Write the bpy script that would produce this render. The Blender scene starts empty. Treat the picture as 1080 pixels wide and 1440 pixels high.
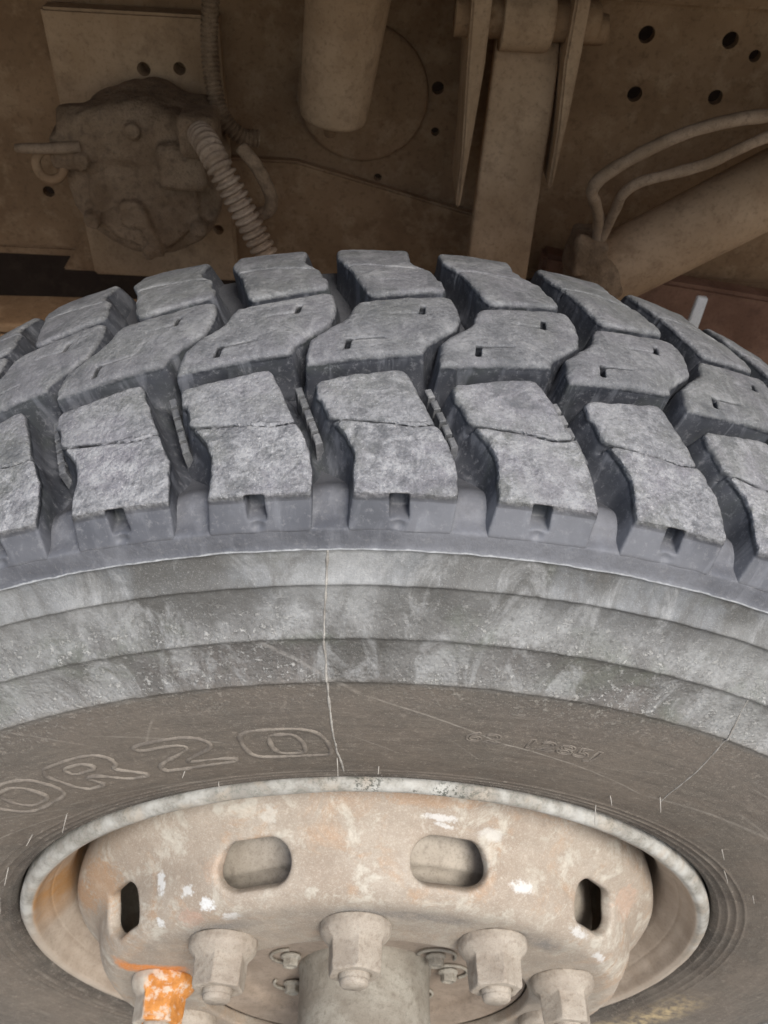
import bpy, math, numpy as np
from mathutils import Matrix, Vector
rad = math.radians
S = bpy.context.scene
COL = S.collection

# ------------------------------------------------------------------ camera
cam_d = bpy.data.cameras.new('camera'); cam = bpy.data.objects.new('camera', cam_d); COL.objects.link(cam)
R_ = Vector((0.997206, 0.006205, 0.074438)); U_ = Vector((-0.057269, 0.703304, 0.708578)); F_ = Vector((0.047956, 0.710862, -0.701695))
m = Matrix.Identity(4)
for i in range(3):
    m[i][0] = R_[i]; m[i][1] = U_[i]; m[i][2] = -F_[i]
m[0][3], m[1][3], m[2][3] = -.04202, -.41126, .80459
cam.matrix_world = m
cam_d.sensor_fit = 'VERTICAL'; cam_d.sensor_height = 24; cam_d.lens = 1215.56/1440*24
cam_d.clip_start = .01; cam_d.clip_end = 500
cam_d.dof.use_dof = True; cam_d.dof.focus_distance = .48; cam_d.dof.aperture_fstop = 11
S.camera = cam
# ------------------------------------------------------------------ light
SUN_EL, SUN_AZ = 60, 152       # azimuth measured from +Y towards +X (sun stands behind the photographer)
W = bpy.data.worlds.new('World'); S.world = W; W.use_nodes = True
nt = W.node_tree; nt.nodes.clear()
sky = nt.nodes.new('ShaderNodeTexSky'); sky.sky_type = 'NISHITA'; sky.sun_disc = False
sky.sun_elevation = rad(SUN_EL); sky.sun_rotation = rad(SUN_AZ); sky.air_density = 1.3; sky.dust_density = 4; sky.ozone_density = .6
bg = nt.nodes.new('ShaderNodeBackground'); bg.inputs[1].default_value = .105
ow = nt.nodes.new('ShaderNodeOutputWorld'); nt.links.new(sky.outputs[0], bg.inputs[0]); nt.links.new(bg.outputs[0], ow.inputs[0])
sd = bpy.data.lights.new('sun', 'SUN'); sd.energy = 2.0; sd.angle = rad(24); sd.color = (1, .965, .91)
sun = bpy.data.objects.new('sun', sd); COL.objects.link(sun)
dv = Vector((math.sin(rad(SUN_AZ))*math.cos(rad(SUN_EL)), math.cos(rad(SUN_AZ))*math.cos(rad(SUN_EL)), math.sin(rad(SUN_EL))))
sun.rotation_euler = dv.to_track_quat('Z', 'Y').to_euler()
S.view_settings.view_transform = 'Standard'; S.view_settings.look = 'None'
S.view_settings.exposure = .5; S.view_settings.gamma = 1

# ------------------------------------------------------------------ helpers
def thing(name, label, cat, loc=(0, 0, 0), group=None):
    o = bpy.data.objects.new(name, None); COL.objects.link(o); o.location = loc; o.empty_display_size = .05
    tag(o, label, cat, group); return o
def tag(o, label, cat, group=None):
    o['label'] = label; o['category'] = cat
    if group: o['group'] = group
    return o
def make_mesh(name, V, Fc, mat, smooth=True, attr=None):
    me = bpy.data.meshes.new(name)
    V = np.asarray(V, dtype=np.float32)
    if isinstance(Fc, np.ndarray):
        n, k = Fc.shape
        me.vertices.add(len(V)); me.vertices.foreach_set('co', V.ravel())
        me.loops.add(n*k); me.loops.foreach_set('vertex_index', Fc.astype(np.int32).ravel())
        me.polygons.add(n); me.polygons.foreach_set('loop_start', np.arange(0, n*k, k, dtype=np.int32))
        me.update(calc_edges=True)
    else:
        me.from_pydata([tuple(map(float, v)) for v in V], [], Fc)
    me.polygons.foreach_set('use_smooth', [smooth]*len(me.polygons))
    if attr is not None:
        for k2, arr in attr.items():
            a = me.attributes.new(k2, 'FLOAT', 'POINT'); a.data.foreach_set('value', arr.astype(np.float32))
    me.materials.append(mat); me.update(); return me
def link(name, me, parent=None, loc=None, rot=None):
    o = bpy.data.objects.new(name, me); COL.objects.link(o)
    if parent is not None: o.parent = parent
    if loc is not None: o.location = loc
    if rot is not None: o.rotation_euler = rot
    return o
RNG = np.random.RandomState(7); LAT = RNG.rand(32, 32, 32)*2-1
def vnoise(p, scale, seed=0):
    q = np.asarray(p)/scale + seed*np.array([7.31, 3.77, 5.13]) + 100
    i = np.floor(q).astype(int); f = q-i; f = f*f*(3-2*f); i &= 31; j = (i+1) & 31
    x0, y0, z0 = i[..., 0], i[..., 1], i[..., 2]; x1, y1, z1 = j[..., 0], j[..., 1], j[..., 2]
    fx, fy, fz = f[..., 0], f[..., 1], f[..., 2]
    a = LAT[x0, y0, z0]*(1-fx)+LAT[x1, y0, z0]*fx; b = LAT[x0, y1, z0]*(1-fx)+LAT[x1, y1, z0]*fx
    c = LAT[x0, y0, z1]*(1-fx)+LAT[x1, y0, z1]*fx; d = LAT[x0, y1, z1]*(1-fx)+LAT[x1, y1, z1]*fx
    return (a*(1-fy)+b*fy)*(1-fz)+(c*(1-fy)+d*fy)*fz
def poly_sdf(px, py, poly):
    d = np.full(px.shape, 1e9); s = np.ones(px.shape); n = len(poly); j = n-1
    for i in range(n):
        ax, ay = poly[i]; bx, by = poly[j]
        ex, ey = bx-ax, by-ay; wx, wy = px-ax, py-ay
        t = np.clip((wx*ex+wy*ey)/(ex*ex+ey*ey), 0, 1)
        dx, dy = wx-ex*t, wy-ey*t; d = np.minimum(d, dx*dx+dy*dy)
        c1 = py >= ay; c2 = py < by; c3 = ex*wy > ey*wx
        s = np.where((c1 & c2 & c3) | (~c1 & ~c2 & ~c3), -s, s); j = i
    return s*np.sqrt(d)
def seg_dist(px, py, pts):
    d = np.full(px.shape, 1e9)
    for (ax, ay), (bx, by) in zip(pts[:-1], pts[1:]):
        ex, ey = bx-ax, by-ay; wx, wy = px-ax, py-ay
        t = np.clip((wx*ex+wy*ey)/(ex*ex+ey*ey), 0, 1)
        d = np.minimum(d, np.hypot(wx-ex*t, wy-ey*t))
    return d
def smax(a, b, k):
    h = np.clip(.5-.5*(a-b)/k, 0, 1); return a*(1-h)+b*h+k*h*(1-h)
def smin(a, b, k): return -smax(-a, -b, k)
def rbox(x, y, z, hx, hy, hz, r=0):
    qx, qy, qz = abs(x)-hx+r, abs(y)-hy+r, abs(z)-hz+r
    return np.sqrt(np.maximum(qx, 0)**2+np.maximum(qy, 0)**2+np.maximum(qz, 0)**2)+np.minimum(np.maximum(qx, np.maximum(qy, qz)), 0)-r
def nets(f, xs, ys, zs):
    """surface nets: grid values -> vertices (in grid coordinates xs, ys, zs) and quads"""
    nx, ny, nz = f.shape; ins = f < 0
    acc = np.zeros((nx-1, ny-1, nz-1, 3)); cnt = np.zeros((nx-1, ny-1, nz-1))
    sl = lambda a, n: slice(a, n-1+a)
    for ax in range(3):
        o1, o2 = [(1, 2), (0, 2), (0, 1)][ax]
        for b in (0, 1):
            for c in (0, 1):
                s0 = [0, 0, 0]; s0[o1] = b; s0[o2] = c; s1 = list(s0); s1[ax] = 1
                A = f[sl(s0[0], nx), sl(s0[1], ny), sl(s0[2], nz)]; B = f[sl(s1[0], nx), sl(s1[1], ny), sl(s1[2], nz)]
                cr = (A < 0) != (B < 0); t = np.where(cr, A/np.where(cr, A-B, 1), 0)
                for q in range(3):
                    acc[..., q] += np.where(cr, (t if q == ax else float(s0[q])), 0)
                cnt += cr
    act = cnt > 0; idx = np.full(act.shape, -1); idx[act] = np.arange(act.sum())
    ii = np.argwhere(act); off = acc[act]/cnt[act][:, None]
    g = ii+off
    V = np.stack([xs[0]+g[:, 0]*(xs[1]-xs[0]), ys[0]+g[:, 1]*(ys[1]-ys[0]), zs[0]+g[:, 2]*(zs[1]-zs[0])], -1)
    Q = []
    for ax in range(3):
        o1, o2 = [(1, 2), (2, 0), (0, 1)][ax]
        a = [slice(1, -1)]*3; a[ax] = slice(0, -1); b = [slice(1, -1)]*3; b[ax] = slice(1, None)
        A = ins[tuple(a)]; B = ins[tuple(b)]; cr = A != B
        p = np.argwhere(cr); base = p+1; base[:, ax] -= 1
        def cell(d1, d2):
            c = base.copy(); c[:, o1] -= d1; c[:, o2] -= d2; return idx[c[:, 0], c[:, 1], c[:, 2]]
        q = np.stack([cell(1, 1), cell(0, 1), cell(0, 0), cell(1, 0)], -1)
        fl = ~A[cr]; q[fl] = q[fl][:, ::-1]; Q.append(q)
    Q = np.concatenate(Q); Q = Q[(Q >= 0).all(1)]
    return V, Q
def grid(lo, hi, step):
    return [np.arange(lo[i], hi[i]+step, step) for i in range(3)]
def lathe(profile, n=256, a0=0., a1=2*math.pi, closed=True):
    pr = np.array(profile); k = len(pr)
    m_ = n if closed else n+1
    th = a0+(a1-a0)*np.arange(m_)/n
    V = np.empty((m_, k, 3)); V[..., 0] = np.sin(th)[:, None]*pr[:, 0]; V[..., 1] = pr[:, 1]; V[..., 2] = np.cos(th)[:, None]*pr[:, 0]
    i = np.arange(n)[:, None]; j = np.arange(k-1)[None]
    i2 = (i+1) % m_ if closed else i+1
    Q = np.stack([i*k+j, i2*k+j, i2*k+j+1, i*k+j+1], -1).reshape(-1, 4)
    return V.reshape(-1, 3), Q
def dense(pr, step, rounds=1):
    P = [np.array(p, float) for p in pr]
    for _ in range(rounds):     # corner cutting
        Q = [P[0]]
        for a, b in zip(P[:-1], P[1:]): Q += [a*.75+b*.25, a*.25+b*.75]
        P = Q+[P[-1]]
    out = [P[0]]
    for a, b in zip(P[:-1], P[1:]):
        n = max(1, int(np.hypot(*(b-a))/step)); out += [a+(b-a)*(i+1)/n for i in range(n)]
    return np.array(out)
def catmull(pts, n=10):
    P = [np.array(p, float) for p in pts]; P = [2*P[0]-P[1]]+P+[2*P[-1]-P[-2]]; o = []
    for i in range(1, len(P)-2):
        for t in np.arange(n)/n:
            o.append(.5*((2*P[i])+(-P[i-1]+P[i+1])*t+(2*P[i-1]-5*P[i]+4*P[i+1]-P[i+2])*t*t+(-P[i-1]+3*P[i]-3*P[i+1]+P[i+2])*t**3))
    o.append(P[-2]); return np.array(o)
def sweep(path, radius, seg=16, closed=False, caps=True):
    path = np.asarray(path, float); n = len(path); radius = np.broadcast_to(radius, (n,))
    if closed: T = np.roll(path, -1, 0)-np.roll(path, 1, 0)
    else: T = np.gradient(path, axis=0)
    T /= np.linalg.norm(T, axis=1)[:, None]+1e-12
    ref = np.array([0, 1, 0.]) if abs(T[0][1]) < .9 else np.array([1., 0, 0])
    V = []
    for i in range(n):
        a = np.cross(T[i], ref); a /= np.linalg.norm(a); b = np.cross(T[i], a); ref = np.cross(a, T[i])
        ph = np.arange(seg)*2*math.pi/seg
        V.append(path[i]+radius[i]*(np.cos(ph)[:, None]*a+np.sin(ph)[:, None]*b))
    V = np.concatenate(V); Fc = []
    for i in range(n if closed else n-1):
        i2 = (i+1) % n
        for j in range(seg):
            j2 = (j+1) % seg; Fc.append((i*seg+j, i2*seg+j, i2*seg+j2, i*seg+j2))
    if caps and not closed:
        Fc.append(tuple(range(seg))); Fc.append(tuple((n-1)*seg+j for j in reversed(range(seg))))
    return V, Fc
def join(parts):
    V = []; Fc = []; o = 0
    for v, f in parts:
        V.append(np.asarray(v, float)); Fc += [tuple(int(q)+o for q in ff) for ff in f]; o += len(v)
    return np.concatenate(V), Fc
def sdf_obj(fn, lo, hi, step, mapf=None, flip=False):
    xs, ys, zs = grid(lo, hi, step); X, Y, Z = np.meshgrid(xs, ys, zs, indexing='ij')
    V, Q = nets(fn(X, Y, Z), xs, ys, zs)
    if mapf: V2 = mapf(V)
    else: V2 = V
    return V2, (Q[:, ::-1] if flip else Q), V
def bevel_prism(outline, y0, y1, mat, name, bev=.003, parent=None):
    """plate cut from an (x, z) outline, standing between two depths, with rounded arrises"""
    import bmesh
    bm = bmesh.new(); vs = [bm.verts.new((x, y0, z)) for x, z in outline]; f = bm.faces.new(vs)
    r = bmesh.ops.extrude_face_region(bm, geom=[f])
    for v in r['geom']:
        if isinstance(v, bmesh.types.BMVert): v.co.y = y1
    bmesh.ops.recalc_face_normals(bm, faces=bm.faces)
    if bev: bmesh.ops.bevel(bm, geom=list(bm.edges), offset=bev, segments=2, affect='EDGES')
    me = bpy.data.meshes.new(name); bm.to_mesh(me); bm.free(); me.materials.append(mat)
    return link(name, me, parent)

# ------------------------------------------------------------------ materials
class N:
    def __init__(s, name):
        s.m = bpy.data.materials.new(name); s.m.use_nodes = True; s.t = s.m.node_tree; s.t.nodes.clear()
        s.out = s.t.nodes.new('ShaderNodeOutputMaterial'); s.b = s.t.nodes.new('ShaderNodeBsdfPrincipled')
        s.t.links.new(s.b.outputs[0], s.out.inputs[0])
        g = s.t.nodes.new('ShaderNodeNewGeometry'); s.pos = g.outputs['Position']
    def L(s, a, b):
        if isinstance(a, (int, float)): b.default_value = a
        elif isinstance(a, (tuple, list)): b.default_value = tuple(a)+((1,) if len(a) == 3 and len(b.default_value) == 4 else ())
        else: s.t.links.new(a, b)
    def noise(s, scale, detail=4, rough=.55, vec=None, dist=0, kind='ShaderNodeTexNoise'):
        n = s.t.nodes.new('ShaderNodeTexNoise'); n.inputs['Scale'].default_value = scale; n.inputs['Detail'].default_value = detail
        n.inputs['Roughness'].default_value = rough; n.inputs['Distortion'].default_value = dist
        s.L(vec or s.pos, n.inputs['Vector']); return n.outputs[0]
    def voro(s, scale, vec=None, feat='F1', out=0):
        n = s.t.nodes.new('ShaderNodeTexVoronoi'); n.feature = feat; n.inputs['Scale'].default_value = scale
        s.L(vec or s.pos, n.inputs['Vector']); return n.outputs[out]
    def math(s, op, a, b=0, c=None):
        n = s.t.nodes.new('ShaderNodeMath'); n.operation = op; s.L(a, n.inputs[0]); s.L(b, n.inputs[1])
        if c is not None: s.L(c, n.inputs[2])
        return n.outputs[0]
    def rng(s, x, a, b, c=0., d=1.):
        n = s.t.nodes.new('ShaderNodeMapRange'); n.clamp = True
        s.L(x, n.inputs[0]); n.inputs[1].default_value = a; n.inputs[2].default_value = b; s.L(c, n.inputs[3]); s.L(d, n.inputs[4]); return n.outputs[0]
    def mix(s, f, a, b, blend='MIX'):
        n = s.t.nodes.new('ShaderNodeMix'); n.data_type = 'RGBA'; n.blend_type = blend
        s.L(f, n.inputs[0]); s.L(a, n.inputs[6]); s.L(b, n.inputs[7]); return n.outputs[2]
    def ramp(s, x, stops):
        n = s.t.nodes.new('ShaderNodeValToRGB'); e = n.color_ramp.elements
        while len(e) < len(stops): e.new(.5)
        for el, (p, c) in zip(e, stops):
            el.position = p; el.color = tuple(c)+(1,) if isinstance(c, (tuple, list)) else (c, c, c, 1)
        s.L(x, n.inputs[0]); return n.outputs[0]
    def sep(s, v=None):
        n = s.t.nodes.new('ShaderNodeSeparateXYZ'); s.L(v or s.pos, n.inputs[0]); return n.outputs
    def comb(s, x, y, z):
        n = s.t.nodes.new('ShaderNodeCombineXYZ'); s.L(x, n.inputs[0]); s.L(y, n.inputs[1]); s.L(z, n.inputs[2]); return n.outputs[0]
    def polar(s):
        x, y, z = s.sep()
        s.th = s.math('ARCTAN2', x, z); s.r = s.math('SQRT', s.math('ADD', s.math('MULTIPLY', x, x), s.math('MULTIPLY', z, z))); s.y = y
    def attr(s, name):
        n = s.t.nodes.new('ShaderNodeAttribute'); n.attribute_name = name; return n.outputs['Fac']
    def bump(s, h, dist, strength=1., prev=None):
        n = s.t.nodes.new('ShaderNodeBump'); n.inputs['Strength'].default_value = strength; n.inputs['Distance'].default_value = dist
        s.L(h, n.inputs['Height'])
        if prev is not None: s.L(prev, n.inputs['Normal'])
        return n.outputs[0]
    def done(s, color, rough=.8, normal=None, metal=0., spec=.4):
        s.L(color, s.b.inputs['Base Color']); s.L(rough, s.b.inputs['Roughness']); s.L(metal, s.b.inputs['Metallic'])
        s.b.inputs['Specular IOR Level'].default_value = spec
        if normal is not None: s.L(normal, s.b.inputs['Normal'])
        return s.m

def mat_tread():
    n = N('dusty tread rubber'); w = n.attr('wear'); rough_shade = n.attr('rough')
    big = n.noise(13, 4, .6); big2 = n.noise(21, 4, .6, None, .5); mid = n.noise(85, 5, .65); fine = n.noise(380, 5, .75); vf = n.noise(1300, 2, .6)
    pits = n.voro(300)
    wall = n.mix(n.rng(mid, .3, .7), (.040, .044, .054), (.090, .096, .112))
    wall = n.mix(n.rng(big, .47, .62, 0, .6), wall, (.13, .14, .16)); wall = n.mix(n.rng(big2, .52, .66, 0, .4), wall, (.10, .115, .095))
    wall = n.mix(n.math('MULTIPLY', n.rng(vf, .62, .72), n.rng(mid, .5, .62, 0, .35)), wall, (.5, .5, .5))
    X_, Y_, Z_ = n.sep(); wall = n.mix(.40, wall, (.022, .024, .03)); wall = n.mix(n.rng(Y_, -.1175, -.1235, 0, .8), wall, n.mix(n.rng(big, .4, .6), (.100, .106, .124), (.18, .188, .21)))  # walls mixed darker to paint in groove shade; outer shoulder face stays paler
    n.polar(); dr = n.noise(70, 4, .6, n.comb(n.math('MULTIPLY', n.th, .8), n.y, n.math('MULTIPLY', n.r, .25)), .6); wall = n.mix(n.rng(dr, .52, .66, 0, .55), wall, (.20, .21, .235)); wall = n.mix(n.rng(n.noise(260, 5, .8), .54, .66, 0, .5), wall, (.25, .255, .27))
    blotch = n.noise(36, 5, .7, None, .7); grain = n.noise(820, 3, .85)
    top = n.mix(n.rng(fine, .38, .62), (.115, .118, .126), (.285, .288, .295))
    top = n.mix(n.rng(mid, .36, .64, .0, .55), top, (.235, .24, .245))
    top = n.mix(n.rng(mid, .50, .34, .0, .5), top, (.13, .135, .14))
    top = n.mix(n.rng(big, .48, .58, 0, .6), top, (.165, .172, .155)); top = n.mix(n.rng(big2, .50, .60, 0, .5), top, (.235, .228, .252))
    top = n.mix(n.math('MULTIPLY', rough_shade, n.rng(n.noise(130, 5, .7), .47, .60, 0, .7)), top, (.40, .405, .41))
    top = n.mix(n.rng(grain, .54, .70, 0, .35), top, (.42, .42, .425)); top = n.mix(n.rng(grain, .48, .34, 0, .4), top, (.07, .072, .078))
    spk = n.math('MULTIPLY', n.rng(vf, .60, .68), n.rng(fine, .5, .6)); top = n.mix(n.math('MULTIPLY', spk, .7), top, (.68, .68, .67))
    top = n.mix(n.rng(rough_shade, .2, .75, .62, 0.), top, (.085, .09, .095))  # tops of centre and far rows painted darker, imitating light falloff
    sc1 = n.noise(60, 5, .7, n.comb(n.math('MULTIPLY', n.th, .9), n.math('MULTIPLY', n.y, .75), n.r), .9); top = n.mix(n.rng(sc1, .52, .64, 0, .22), top, (.36, .365, .37)); top = n.mix(n.rng(sc1, .47, .36, 0, .25), top, (.085, .088, .095))
    top = n.mix(n.rng(blotch, .46, .36, 0, .6), top, (.085, .09, .095)); top = n.mix(n.rng(blotch, .54, .64, 0, .45), top, (.33, .335, .335))
    top = n.mix(1., top, (1.06, 1.065, 1.09), 'MULTIPLY')
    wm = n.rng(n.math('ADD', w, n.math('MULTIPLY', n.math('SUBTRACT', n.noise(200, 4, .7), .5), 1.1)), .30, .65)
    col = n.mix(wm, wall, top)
    h = n.math('ADD', n.math('MULTIPLY', fine, .6), n.math('ADD', n.math('MULTIPLY', n.noise(170, 4, .7), n.math('MULTIPLY', rough_shade, 1.6)), n.math('ADD', n.math('MULTIPLY', grain, .15), n.math('MULTIPLY', n.rng(pits, 0, .5), .3))))
    h = n.math('MULTIPLY', h, n.rng(n.math('ADD', n.math('MULTIPLY', w, .8), rough_shade), 0, 1.8, .10, 1.))
    return n.done(col, n.mix(wm, n.rng(mid, .3, .7, .42, .68), n.rng(mid, .3, .7, .7, .85)), n.bump(h, .0024, .8), spec=.45)
def mat_sidewall():
    n = N('dusty sidewall rubber'); n.polar(); n.r = n.math('ADD', n.r, n.rng(n.r, .5067, .4273, .0018, .0033))
    wob = n.math('MULTIPLY', n.math('SUBTRACT', n.noise(30, 4), .5), .010)
    jag = n.math('MULTIPLY', n.math('SUBTRACT', n.noise(260, 3), .5), .0025)
    r = n.math('ADD', n.r, jag)
    pv = n.comb(n.math('MULTIPLY', n.th, .42), n.r, 0.)
    rs = n.comb(n.math('MULTIPLY', n.th, 1.3), n.math('MULTIPLY', n.r, .25), 0.)      # streaks running down the wall
    cs = n.comb(n.math('MULTIPLY', n.th, .06), n.r, 0.)                                # streaks running round it
    big = n.noise(16, 5, .62, pv, .4); blot = n.noise(7, 4, .55, pv); streak = n.noise(60, 4, .6, rs); circ = n.noise(170, 4, .6, cs)
    fine = n.noise(500, 4, .7); mid = n.noise(120, 5, .6); vf = n.noise(1500, 2, .6)
    t = n.rng(n.math('ADD', r, n.math('MULTIPLY', wob, .15)), .29, .52)
    P = lambda q: (q-.29)/.23
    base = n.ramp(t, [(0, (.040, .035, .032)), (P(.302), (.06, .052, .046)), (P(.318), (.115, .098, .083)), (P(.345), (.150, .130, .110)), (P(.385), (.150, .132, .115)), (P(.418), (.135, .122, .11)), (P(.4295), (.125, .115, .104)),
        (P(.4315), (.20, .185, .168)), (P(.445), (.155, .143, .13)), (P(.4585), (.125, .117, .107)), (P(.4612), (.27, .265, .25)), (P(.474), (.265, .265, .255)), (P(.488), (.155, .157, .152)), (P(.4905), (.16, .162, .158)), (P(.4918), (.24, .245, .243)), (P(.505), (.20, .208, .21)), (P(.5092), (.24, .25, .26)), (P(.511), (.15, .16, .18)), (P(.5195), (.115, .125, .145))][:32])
    dark = n.math('MULTIPLY', n.rng(big, .45, .56), .85)
    butt = n.rng(n.r, .5088, .5098); upper = n.math('MULTIPLY', n.rng(n.r, .425, .435), n.rng(n.r, .5098, .5088))
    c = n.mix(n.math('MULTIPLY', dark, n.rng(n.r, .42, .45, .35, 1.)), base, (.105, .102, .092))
    c = n.mix(n.math('MULTIPLY', n.rng(streak, .47, .62), n.math('MULTIPLY', upper, .4)), c, (.12, .118, .108))
    c = n.mix(n.math('MULTIPLY', n.rng(blot, .47, .58), n.math('MULTIPLY', upper, .6)), c, (.38, .382, .365))
    c = n.mix(n.math('MULTIPLY', n.rng(n.noise(22, 4, .6, None, .3), .56, .68), n.math('MULTIPLY', upper, .4)), c, (.17, .19, .145))
    c = n.mix(n.math('MULTIPLY', n.rng(circ, .52, .70), n.rng(n.r, .40, .425, .45, 0.)), c, (.215, .195, .17))
    c = n.mix(n.math('MULTIPLY', n.rng(circ, .46, .30), n.rng(n.r, .40, .425, .4, 0.)), c, (.06, .053, .047))
    smear = n.noise(34, 6, .72, n.comb(n.math('MULTIPLY', n.th, .5), n.math('MULTIPLY', n.r, .55), 0.), .8)
    c = n.mix(n.math('MULTIPLY', n.rng(smear, .50, .60), n.math('MULTIPLY', upper, .55)), c, (.42, .422, .41))
    c = n.mix(n.math('MULTIPLY', n.rng(smear, .47, .38), n.math('MULTIPLY', upper, .5)), c, (.13, .125, .115))
    bw = n.mix(n.rng(n.noise(13, 4, .6), .4, .6), (.100, .106, .124), (.18, .188, .21)); dr = n.noise(70, 4, .6, n.comb(n.math('MULTIPLY', n.th, .8), n.y, n.math('MULTIPLY', n.r, .25)), .6); bw = n.mix(n.rng(dr, .52, .66, 0, .55), bw, (.20, .21, .235)); bw = n.mix(n.rng(n.noise(260, 5, .8), .54, .66, 0, .5), bw, (.25, .255, .27)); bw = n.mix(n.math('MULTIPLY', n.rng(n.y, -.116, -.104), .75), bw, (.05, .052, .06)); c = n.mix(butt, c, bw)  # groove floor coloured dark inboard, standing in for deep groove shade
    # chalky specks, thick on the two lower bands
    sz = n.ramp(t, [(P(.395), 0.), (P(.43), .5), (P(.434), 1.), (P(.455), .55), (P(.4605), .35), (P(.4625), .95), (P(.478), .4), (P(.489), .05), (P(.5), .15), (P(.512), 0.)])
    sp = n.math('MULTIPLY', n.rng(n.noise(300, 4, .8), .54, .60), n.rng(n.noise(24, 3, .6), .38, .56))
    c = n.mix(n.math('MULTIPLY', n.math('MULTIPLY', sp, sz), .72), c, (.60, .59, .55))
    lipw = n.math('MULTIPLY', n.rng(n.math('ABSOLUTE', n.math('SUBTRACT', n.math('ADD', n.r, n.math('MULTIPLY', jag, .4)), .5089)), .0009, .0003), n.rng(mid, .3, .5, .35, .9)); c = n.mix(lipw, c, (.55, .57, .58))
    # scuffs: long thin scratches across the wall, (theta, r) to (theta, r)
    def scratch(c, a, b, w, amt, colr=(.36, .34, .31)):
        ax, ay = rad(a[0]*1.032-1.45)*.4, a[1]; bx, by = rad(b[0]*1.032-1.45)*.4, b[1]; L = math.hypot(bx-ax, by-ay); ux, uy = (bx-ax)/L, (by-ay)/L
        X = n.math('SUBTRACT', n.math('MULTIPLY', n.th, .4), ax); Y = n.math('SUBTRACT', n.math('ADD', n.r, n.math('MULTIPLY', wob, .25)), ay)
        al = n.math('ADD', n.math('MULTIPLY', X, ux), n.math('MULTIPLY', Y, uy)); ac = n.math('ABSOLUTE', n.math('SUBTRACT', n.math('MULTIPLY', X, uy), n.math('MULTIPLY', Y, ux)))
        f = n.math('MULTIPLY', n.rng(ac, w, w*.35), n.math('MULTIPLY', n.rng(al, 0, .004), n.rng(al, L, L-.004)))
        f = n.math('MULTIPLY', n.math('MULTIPLY', f, n.rng(mid, .35, .6, .3, 1.)), amt); return n.mix(f, c, colr)
    for a, b, w, am in (((-8.6, .460), (-2, .418), .0016, .75), ((-2, .418), (9.7, .378), .0009, .8), ((9.7, .378), (27, .352), .0008, .85), ((27, .352), (47, .372), .0018, .45),
                        ((-24, .405), (-14, .375), .0012, .5), ((-18, .41), (-20.5, .385), .001, .5), ((-30, .43), (-24, .39), .001, .4), ((-3.5, .378), (1, .355), .0007, .4), ((9, .352), (5, .378), .0006, .4),
                        ((-52, .345), (-38, .327), .0009, .5), ((-62, .335), (-45, .40), .001, .35), ((33, .40), (52, .395), .001, .35), ((36, .375), (60, .36), .0015, .3), ((-44, .36), (-36, .33), .0007, .5), ((20, .37), (26, .385), .0006, .4), ((-36, .338), (-20, .322), .0008, .35), ((-74, .33), (-62, .31), .001, .5)):
        c = scratch(c, a, b, w, am)
    low_ = n.rng(n.r, .432, .425)
    nick = n.noise(90, 5, .85, n.comb(n.math('MULTIPLY', n.th, .8), n.math('MULTIPLY', n.r, 2.2), n.math('MULTIPLY', n.th, .3)))
    c = n.mix(n.math('MULTIPLY', n.rng(nick, .57, .63), n.math('MULTIPLY', low_, .5)), c, (.34, .31, .275))
    c = n.mix(n.math('MULTIPLY', n.rng(vf, .60, .68), n.math('MULTIPLY', low_, .55)), c, (.42, .39, .35))
    c = n.mix(n.math('MULTIPLY', n.rng(n.noise(9, 4, .6, pv), .45, .6), n.math('MULTIPLY', low_, .4)), c, (.19, .165, .14))
    c = n.mix(n.math('MULTIPLY', n.rng(vf, .60, .68), n.math('MULTIPLY', upper, .25)), c, (.60, .60, .58)); c = n.mix(n.math('MULTIPLY', n.rng(vf, .44, .34), n.math('MULTIPLY', upper, .22)), c, (.09, .09, .085))
    c = n.mix(n.rng(n.r, .5088, .5098), n.mix(1., c, n.mix(n.rng(n.r, .425, .435), (1.08, 1.06, 1.03), (.97, .99, 1.03)), 'MULTIPLY'), c)
    dirt = n.math('MULTIPLY', n.rng(n.math('ABSOLUTE', n.math('SUBTRACT', n.math('ADD', n.r, n.math('MULTIPLY', wob, 2.)), .338)), .02, .003), n.math('MULTIPLY', n.rng(n.th, 1.78, 1.95), n.rng(mid, .4, .6)))
    c = n.mix(dirt, c, (.50, .40, .24))
    c = n.mix(n.rng(n.noise(200, 5, .7), .35, .68, 0., .22), c, (.04, .038, .036))
    pit = n.rng(n.voro(330), .05, .5)
    h = n.math('ADD', n.math('MULTIPLY', fine, .35), n.math('MULTIPLY', mid, .5))
    h = n.math('ADD', h, n.math('MULTIPLY', n.math('MULTIPLY', sp, sz), .8)); h = n.math('ADD', h, n.math('MULTIPLY', pit, n.math('MULTIPLY', sz, .5)))
    h = n.math('ADD', h, n.math('MULTIPLY', circ, n.rng(n.r, .40, .425, .5, 0.)))
    return n.done(c, n.rng(mid, .3, .7, .6, .82), n.bump(h, .0015, .7), spec=.4)
def spots(n, c, items, coordy, k=.222):
    wx = n.math('MULTIPLY', n.math('SUBTRACT', n.noise(90, 3), .5), .010); wy = n.math('MULTIPLY', n.math('SUBTRACT', n.noise(100, 3), .5), .010)
    gate = n.noise(260, 5, .75)
    for th, y, w, h, col, amt in items:
        X = n.math('DIVIDE', n.math('ADD', n.math('SUBTRACT', n.math('MULTIPLY', n.th, k), rad(th*1.012-1.4)*k), wx), w)
        Y = n.math('DIVIDE', n.math('ADD', n.math('SUBTRACT', coordy, y), wy), h)
        d = n.math('SQRT', n.math('ADD', n.math('MULTIPLY', X, X), n.math('MULTIPLY', Y, Y)))
        d = n.math('ADD', d, n.math('MULTIPLY', n.math('SUBTRACT', gate, .5), 2.6))
        c = n.mix(n.math('MULTIPLY', n.rng(d, 1.1, .65), amt), c, col)
    return c
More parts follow.
